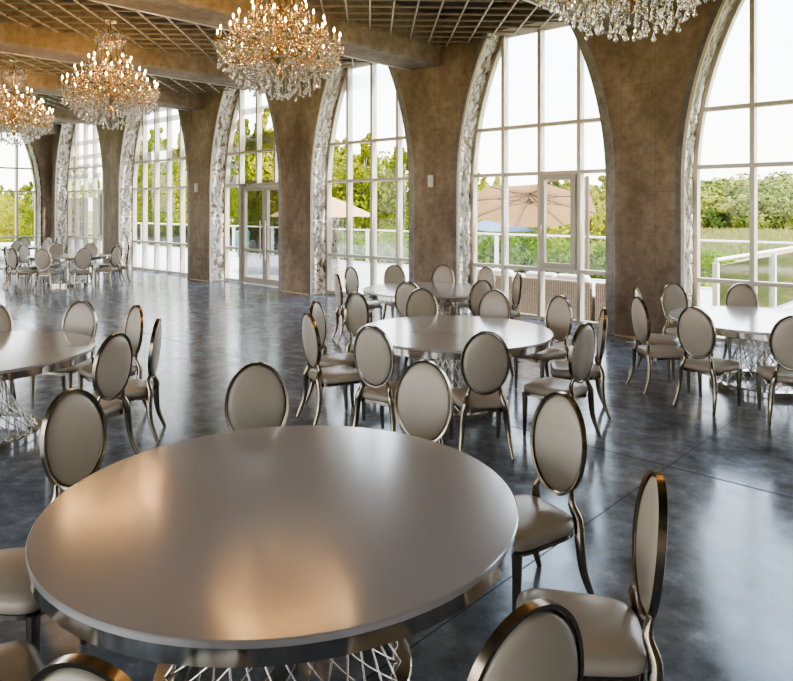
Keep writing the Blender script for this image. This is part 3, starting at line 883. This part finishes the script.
def parasol(loc, r, rim, apex, tilt, label, pole=True):
    root = empty('parasol', loc); tag(root, label, 'parasol', 'beige terrace parasols')
    n = 8
    Tm = Matrix.Translation((0,0,rim)) @ Euler(tilt).to_matrix().to_4x4()
    H_ = apex-rim
    m = MB(); vs = [Tm @ Vector((0,0,H_))]; K = 5
    for k in range(1, K+1):
        t = k/K
        for i in range(n*4):
            a = 2*PI*i/(n*4); q = (i % 4)/4
            sc = 1/ (math.cos((q-.5)*2*PI/n) / math.cos(PI/n)) * (1-.0)
            vs.append(Tm @ Vector((r*t*math.cos(a)*sc, r*t*math.sin(a)*sc, H_*(1-t**1.15)-.03*t*math.sin(PI*q))))
    N = n*4
    fs = [(0,1+i,1+(i+1)%N) for i in range(N)] + [(1+k*N+i,1+k*N+(i+1)%N,1+(k+1)*N+(i+1)%N,1+(k+1)*N+i) for k in range(K-1) for i in range(N)]
    m.add(vs, fs); m.build('canopy', M['canvas'], root, smooth=30)
    hub = Tm @ Vector((0,0,H_-.22))
    for i in range(n):
        a = 2*PI*i/n; m = MB()
        tip = Tm @ Vector((r*.99*math.cos(a), r*.99*math.sin(a), -.025)); top = Tm @ Vector((0,0,H_-.04)); midp = Tm @ Vector((r*.5*math.cos(a), r*.5*math.sin(a), H_*.50-.05))
        m.tube([top, midp, tip], .014, 5); m.tube([hub, midp], .012, 5)
        m.build('rib', M['rib'], root, smooth=True)
    m = MB(); m.lathe([(.0,-.08),(.05,-.06),(.05,.06),(0,.08)], 12, c=hub); m.build('hub', M['rib'], root, smooth=40)
    if pole == 'side':
        px, py = r*1.25, -1.0
        m = MB(); m.tube([(px,py,0),(px,py,apex+.3)], .04, 10); m.build('pole', M['rib'], root, smooth=40)
        m = MB(); m.tube([(px,py,apex+.25),(px*.4,py*.4,apex+.28),tuple(Tm @ Vector((0,0,H_)))], .03, 8); m.build('arm', M['rib'], root, smooth=40)
        m = MB(); m.box((px-.4,py-.4,0),(px+.4,py+.4,.08)); m.build('base', M['rock'], root)
    elif pole:
        m = MB(); m.tube([(0,0,0), tuple(hub)], .03, 10); m.build('pole', M['rib'], root, smooth=40)
        m = MB(); m.lathe([(0,0),(.35,0),(.35,.06),(.06,.09),(0,.09)], 24); m.build('base', M['rock'], root, smooth=40)
    return root
parasol((-8.9,14.3,TZ), 1.62, 2.08, 2.42, (R(-17), R(-9), 0), 'large tilted beige parasol seen from below behind the sash window', 'side')
parasol((-16.75,14.6,TZ), 1.7, 1.80, 2.50, (0,0,0), 'beige parasol half hidden behind the stone jamb, its tip in the window')
parasol((-5.2,24.5,gz(-5.2,24.5)-.1), 2.1, 2.25, 2.85, (0,0,0), 'low beige parasol standing below the terrace by the right window')

def sofa(x0, x1, y, label):
    root = empty('wicker_sofa', ((x0+x1)/2, y, TZ)); tag(root, label, 'sofa', 'wicker sofas with white cushions outside')
    w2 = (x1-x0)/2
    def bx(name, a, b, mat, bev=.03):
        m = MB(); m.box(a, b); o = m.build(name, mat, root); bv = o.modifiers.new('b','BEVEL'); bv.width = bev; bv.segments = 3; return o
    bx('base', (-w2,0.08,.05), (w2,.85,.32), M['wicker'])
    bx('backrest', (-w2,0,.05), (w2,.1,.80), M['wicker'])
    bx('armrest', (-w2,.1,.3), (-w2+.1,.85,.55), M['wicker']); bx('armrest', (w2-.1,.1,.3), (w2,.85,.55), M['wicker'])
    n = max(1, round((2*w2-.2)/.65)); cw = (2*w2-.22)/n
    for i in range(n):
        a = -w2+.11+i*cw
        bx('seat_cushion', (a+.005,.28,.322), (a+cw-.005,.83,.44), M['cushion'], .05)
        o = bx('back_cushion', (a+.005,.105,.445), (a+cw-.005,.27,.89), M['cushion'], .06)
sofa(-9.0, -7.05, 10.75, 'wicker sofa outside, left one, mostly hidden by the stone jamb')
sofa(-6.98, -5.50, 10.75, 'wicker sofa with white cushions outside, below the parasol')
sofa(-5.43, -4.1, 10.75, 'wicker sofa outside at the right, running behind the wide pillar')
# teal bin and low slate roofed building beyond
o = empty('teal_bin', (-24.6, 17.0, TZ)); tag(o, 'teal green bin standing on the terrace left of the glass door', 'bin')
m = MB(); m.lathe([(0,0),(.22,0),(.28,1.0),(0,1.0)], 20); m.build('bin_body', M['teal'], o, smooth=40)
m = MB(); m.lathe([(0,1.0),(.30,1.0),(.30,1.06),(.14,1.12),(0,1.13)], 20); m.build('lid', M['teal'], o, smooth=40)
o = empty('pavilion', (-22, 34, -3.4)); tag(o, 'low pavilion with slate blue roof beyond the terrace, below the parasol', 'pavilion'); o.rotation_euler.z = R(-40)
m = MB(); m.box((-2.6,-2,0),(2.6,2,4.0)); m.build('wall', M['plaster'], o)
m = MB(); m.add([(-3,-2.4,4.0),(3,-2.4,4.0),(3,2.4,4.0),(-3,2.4,4.0),(-1.2,0,5.2),(1.2,0,5.2)], [(0,1,5,4),(1,2,5),(2,3,4,5),(3,0,4),(3,2,1,0)]); m.build('roof', M['slate'], o)
m = MB(); m.box((-1.4,-2.03,1.2),(1.4,-1.99,3.0)); m.build('window_opening', M['rib'], o)

# leaves
def leaf_cloud(mb, rng, clumps, n, size, out_=.9):
    for i in range(n):
        cx, cy, cz, cr = clumps[rng.randrange(len(clumps))]
        while True:
            d = Vector((rng.uniform(-1,1), rng.uniform(-1,1), rng.uniform(-1,1)))
            if .2 < d.length < 1: break
        d = d.normalized()*(d.length**.35)*cr
        p = Vector((cx, cy, cz)) + Vector((d.x, d.y, d.z*.85))
        nrm = (d.normalized()*out_ + Vector((rng.uniform(-1,1), rng.uniform(-1,1), rng.uniform(-.2,1)))).normalized()
        u = nrm.orthogonal().normalized(); u.rotate(Matrix.Rotation(rng.random()*6, 3, nrm)); v = nrm.cross(u)
        s = size*rng.uniform(.6,1.25)
        mb.add([p-u*s*.5, p+v*s*.32, p+u*s*.5, p-v*s*.32], [(0,1,2,3)])
def tree_meshes(seed, H_, W_, n, size, birch):
    rng = random.Random(seed); cl = []
    k = 26 if birch else 18
    for i in range(k):
        t = (i+.5)/k
        z = H_*(.16+.80*t); rad = W_*(.25+.85*math.sin(PI*min(1,(.10+t*.86)))**.8)*(.55 if t > .8 else 1)
        a = rng.random()*6.3; rr = rad*rng.uniform(.1,.62)
        cl.append((rr*math.cos(a), rr*math.sin(a), z, rad*rng.uniform(.30,.52)))
    m = MB(); leaf_cloud(m, rng, cl, n, size, 1.3); crown = m.mesh('crown', M['leaf'])
    m = MB(); m.tube([(0,0,0),(.04*W_,0,H_*.3),(-.02*W_,.03*W_,H_*.6),(0,0,H_*.92)], [.016*H_,.012*H_,.008*H_,.003*H_], 7)
    for i in range(9):
        c_ = cl[rng.randrange(len(cl))]; z = c_[2]*.75
        m.tube([(0,0,z), (c_[0]*.5,c_[1]*.5,(z+c_[2])/2), c_[:3]], [.006*H_,.004*H_,.002*H_], 5)
    return crown, m.mesh('trunk', M['bark'], True)
TV = [tree_meshes(11, 8, 2.0, 5200, .19, True), tree_meshes(12, 8, 1.7, 4800, .18, True), tree_meshes(13, 6.5, 2.3, 5200, .19, False), tree_meshes(14, 5.5, 1.9, 4200, .18, False)]
rng = random.Random(21)
def ray_xy(px, Y):
    s_, c_ = math.sin(R(47.2)), math.cos(R(47.2)); t = (px-396.5)/690
    return Y*(t*s_-c_)/(s_+t*c_)
# (bearing, distance out, height of the top above the hall floor, kind, label)
TR_ = []
for (lo, hi, n, Yr, top, where) in (
    (128, 190, 8, (30,42), (9.0,11.5), 'behind the arch left of the glass door'),
    (238, 284, 7, (27,37), (7.0,9.5), 'beyond the glass door'),
    (326, 362, 5, (26,33), (4.6,6.4), 'left behind the window with the parasol tip'),
    (362, 412, 5, (27,36), (4.8,7.0), 'right behind the window with the parasol tip'),
    (474, 500, 3, (46,60), (5.0,6.5), 'far behind the big parasol, left'),
    (545, 572, 3, (27,34), (2.9,3.8), 'behind the opening sash window'),
    (584, 612, 4, (24,29), (3.0,4.0), 'at the right of the big parasol'),
    (64, 104, 5, (40,60), (7,10), 'behind the far corner arch')):
    for i in range(n):
        Y = rng.uniform(*Yr); px = lo+(hi-lo)*(i+.5)/n + rng.uniform(-3,3)
        TR_.append((ray_xy(px, Y), Y, rng.uniform(*top), where))
for i in range(12):   # seen through the end window
    X = rng.uniform(-75,-50); t = (rng.uniform(-5,40)-396.5)/690; s_, c_ = math.sin(R(47.2)), math.cos(R(47.2))
    Y = X*(s_+t*c_)/(t*s_-c_); TR_.append((X, Y, rng.uniform(2.5,4.2), 'through the end wall window'))
for (X, Y, top, where) in TR_:
    k = rng.randrange(4); base = gz(X, Y)-.1; Hm = (8,8,6.5,5.5)[k]; sc = (top-base)/Hm
    o = empty('tree', (X, Y, base), rng.random()*6.3); o.scale = (min(sc,1.15), min(sc,1.15), sc)
    tag(o, 'sunlit yellow green tree seen '+where if 'through' in where else 'sunlit yellow green tree '+where, 'tree', 'trees '+where)
    addmesh('crown', TV[k][0], o); addmesh('trunk', TV[k][1], o)
# shrubs just beyond the railing
SV = []
for s in range(3):
    rg = random.Random(50+s); m = MB()
    cl = [(rg.uniform(-.7,.7), rg.uniform(-.5,.5), rg.uniform(.35,1.1), rg.uniform(.35,.6)) for _ in range(9)]
    leaf_cloud(m, rg, cl, 1500, .15); SV.append(m.mesh('foliage', M['shrub']))
for (lo, hi, n, top, where) in ((470, 612, 11, (.55,1.25), 'behind the railing, below the big parasol'), (326, 414, 6, (.5,1.1), 'behind the railing in the parasol tip window'), (700, 760, 5, (-.55,-.1), 'below the railing in the right window'), (130, 188, 7, (.3,.9), 'behind the railing left of the glass door'), (230, 286, 7, (.3,.8), 'behind the railing at the glass door')):
    for i in range(n):
        Y = rng.uniform(19.6, 22.5); px = lo+(hi-lo)*(i+.5)/n; X = ray_xy(px, Y); base = gz(X,Y)-.1; sc = (rng.uniform(*top)-base)/1.55
        o = addmesh('shrub', SV[i % 3], None, (X, Y, base), (0,0,rng.random()*6)); o.scale = (min(sc,1.3),min(sc,1.3),sc)
        tag(o, 'bushy green shrub '+where, 'shrub', 'shrubs '+where)
# wooded hillside across the river
FV = []
for s in range(4):
    rg = random.Random(80+s); m = MB()
    cl = [(rg.uniform(-3.0,3.0), rg.uniform(-2.5,2.5), rg.uniform(2.5,9.2), rg.uniform(1.5,2.8)) for _ in range(12)]
    leaf_cloud(m, rg, cl, 1500, 1.0, 2.6); FV.append(m.mesh('crown', M['leaf_far']))
def hill_tree(X, Y, top, bz, grp, lab):
    sc = (top-bz)/11.0
    o = addmesh('hill_tree', FV[rng.randrange(4)], None, (X,Y,bz-.5), (0,0,rng.random()*6)); o.scale = (sc*rng.uniform(.9,1.3),sc*rng.uniform(.9,1.3),sc)
    tag(o, lab, 'tree', grp)
for (Yb, n, tops, lab, grp) in ((170, 22, (4.2,6.2), 'green tree in the front row of the wood across the river', 'front row of the wood'), (205, 20, (9.,11.8), 'pale green tree on the ridge across the river', 'ridge of the wood'), (188, 20, (6.8,8.8), 'green tree halfway up the wooded slope across the river', 'middle of the wood')):
    for i in range(n):
        px = 692+112*(i+.5)/n + rng.uniform(-3,3); Y = Yb+rng.uniform(-6,6)
        hill_tree(ray_xy(px,Y), Y, rng.uniform(*tops), -3.7, grp, lab)
for i in range(24):
    Y = rng.uniform(120,170); px = 330+290*(i+.5)/24
    hill_tree(ray_xy(px,Y), Y, rng.uniform(2.5,6), -3.7, 'distant trees beyond the garden', 'distant green tree beyond the terrace railing')
# reeds: nobody could count them
m = MB(); rg = random.Random(3)
for i in range(9000):
    Y = rg.uniform(80,150); px = rg.uniform(688,800); X = ray_xy(px,Y); h = rg.uniform(.5,2.0)*(.5+.5*(Y-80)/70); w_ = rg.uniform(.12,.4); a = rg.uniform(-.9,.9); l_ = rg.uniform(-.4,.4)
    m.add([(X-w_*math.cos(a),Y-w_*math.sin(a),-3.8),(X+w_*math.cos(a),Y+w_*math.sin(a),-3.8),(X+l_,Y,-3.7+h)], [(0,1,2)])
o = m.build('reeds', M['reed']); tag(o, 'yellow green reed bed before the wood in the right window', 'reeds', None, 'stuff')
for i in range(30):
    Y = rng.uniform(36,82); px = rng.uniform(692,800); X = ray_xy(px,Y); base = gz(X,Y)-.15; sc = rng.uniform(.7,1.5)
    o = addmesh('shrub', SV[i % 3], None, (X, Y, base), (0,0,rng.random()*6)); o.scale = (sc*1.5,sc*1.5,sc*.8)
    tag(o, 'low green bush on the meadow between railing and reeds', 'shrub', 'meadow bushes beyond the right window')
m = MB(); rg = random.Random(5)      # meadow grass: nobody could count it
for i in range(16000):
    Y = 12 + 48*rg.random()**1.5; px = rg.uniform(688,810); X = ray_xy(px,Y)
    if X < -3.5 and Y < 19: continue
    h = rg.uniform(.12,.45); w_ = rg.uniform(.02,.07)*(1+Y/25); a = rg.uniform(-1.2,1.2); z = gz(X,Y)-.05
    m.add([(X-w_*math.cos(a),Y-w_*math.sin(a),z),(X+w_*math.cos(a),Y+w_*math.sin(a),z),(X+rg.uniform(-.2,.2),Y+rg.uniform(-.2,.2),z+h)], [(0,1,2)])
o = m.build('meadow_grass', M['shrub']); tag(o, 'rough green grass below the right window', 'grass', None, 'stuff')
rg = random.Random(8)
for i in range(6):
    px = 714+11*i; Y = 44+rg.uniform(-2,2); X = ray_xy(px,Y)
    m = MB(); bm = bmesh.new(); bmesh.ops.create_icosphere(bm, subdivisions=2, radius=1)
    vs = [tuple(v.co*(.8+.35*noise.noise(v.co*1.4+Vector((i*3,0,0))))) for v in bm.verts]; m.add(vs, [tuple(v.index for v in f.verts) for f in bm.faces]); bm.free()
    o = m.build('boulder', M['rock'], smooth=True); o.location = (X,Y,gz(X,Y)+.25); o.scale = (1.1,.8,.5); o.rotation_euler.z = i
    tag(o, 'pale boulder lying on the grass beyond the right window', 'rock', 'pale boulders below the terrace')

# ------------------------------------------------------------------ light
wd = bpy.data.worlds.new('World'); bpy.context.scene.world = wd; wd.use_nodes = True
nt = wd.node_tree; nt.nodes.clear()
out = nt.nodes.new('ShaderNodeOutputWorld'); bg = nt.nodes.new('ShaderNodeBackground'); link(nt, bg.outputs[0], out.inputs[0])
tc = nt.nodes.new('ShaderNodeTexCoord'); sp = nt.nodes.new('ShaderNodeSeparateXYZ'); link(nt, tc.outputs['Generated'], sp.inputs[0])
rp = ramp(nt, [(0, (.9,.86,.78)), (.06, (1.0,.985,.96)), (.3, (.80,.90,1.0)), (1, (.42,.62,.95))]); link(nt, sp.outputs[2], rp.inputs[0]); link(nt, rp.outputs[0], bg.inputs[0])
bg.inputs[1].default_value = 2.3
S = bpy.data.lights.new('sun', 'SUN'); S.energy = 4.6; S.angle = R(1.0); S.color = (1,.93,.8)
so = bpy.data.objects.new('sun', S); C.objects.link(so)
ts = Vector((.62, .20, .76)).normalized()
so.rotation_euler = ts.to_track_quat('Z', 'Y').to_euler()

# ------------------------------------------------------------------ camera
cam = bpy.data.cameras.new('camera'); co = bpy.data.objects.new('camera', cam); C.objects.link(co)
co.location = (0, 0, 1.85); co.rotation_euler = (R(90), 0, R(90-47.2))
cam.sensor_width = 36; cam.lens = 690/793*36; cam.shift_y = -(340.5-208)/793; cam.clip_end = 3000
sc = bpy.context.scene; sc.camera = co
sc.view_settings.view_transform = 'AgX'; sc.view_settings.look = 'AgX - Medium High Contrast'; sc.view_settings.exposure = 1.5
cy = sc.cycles
cy.use_denoising = True
try: cy.denoiser = 'OPENIMAGEDENOISE'
except Exception: pass
cy.max_bounces = 12; cy.transmission_bounces = 8; cy.transparent_max_bounces = 12; cy.diffuse_bounces = 5; cy.glossy_bounces = 5
cy.sample_clamp_indirect = 6; cy.caustics_refractive = False; cy.caustics_reflective = False
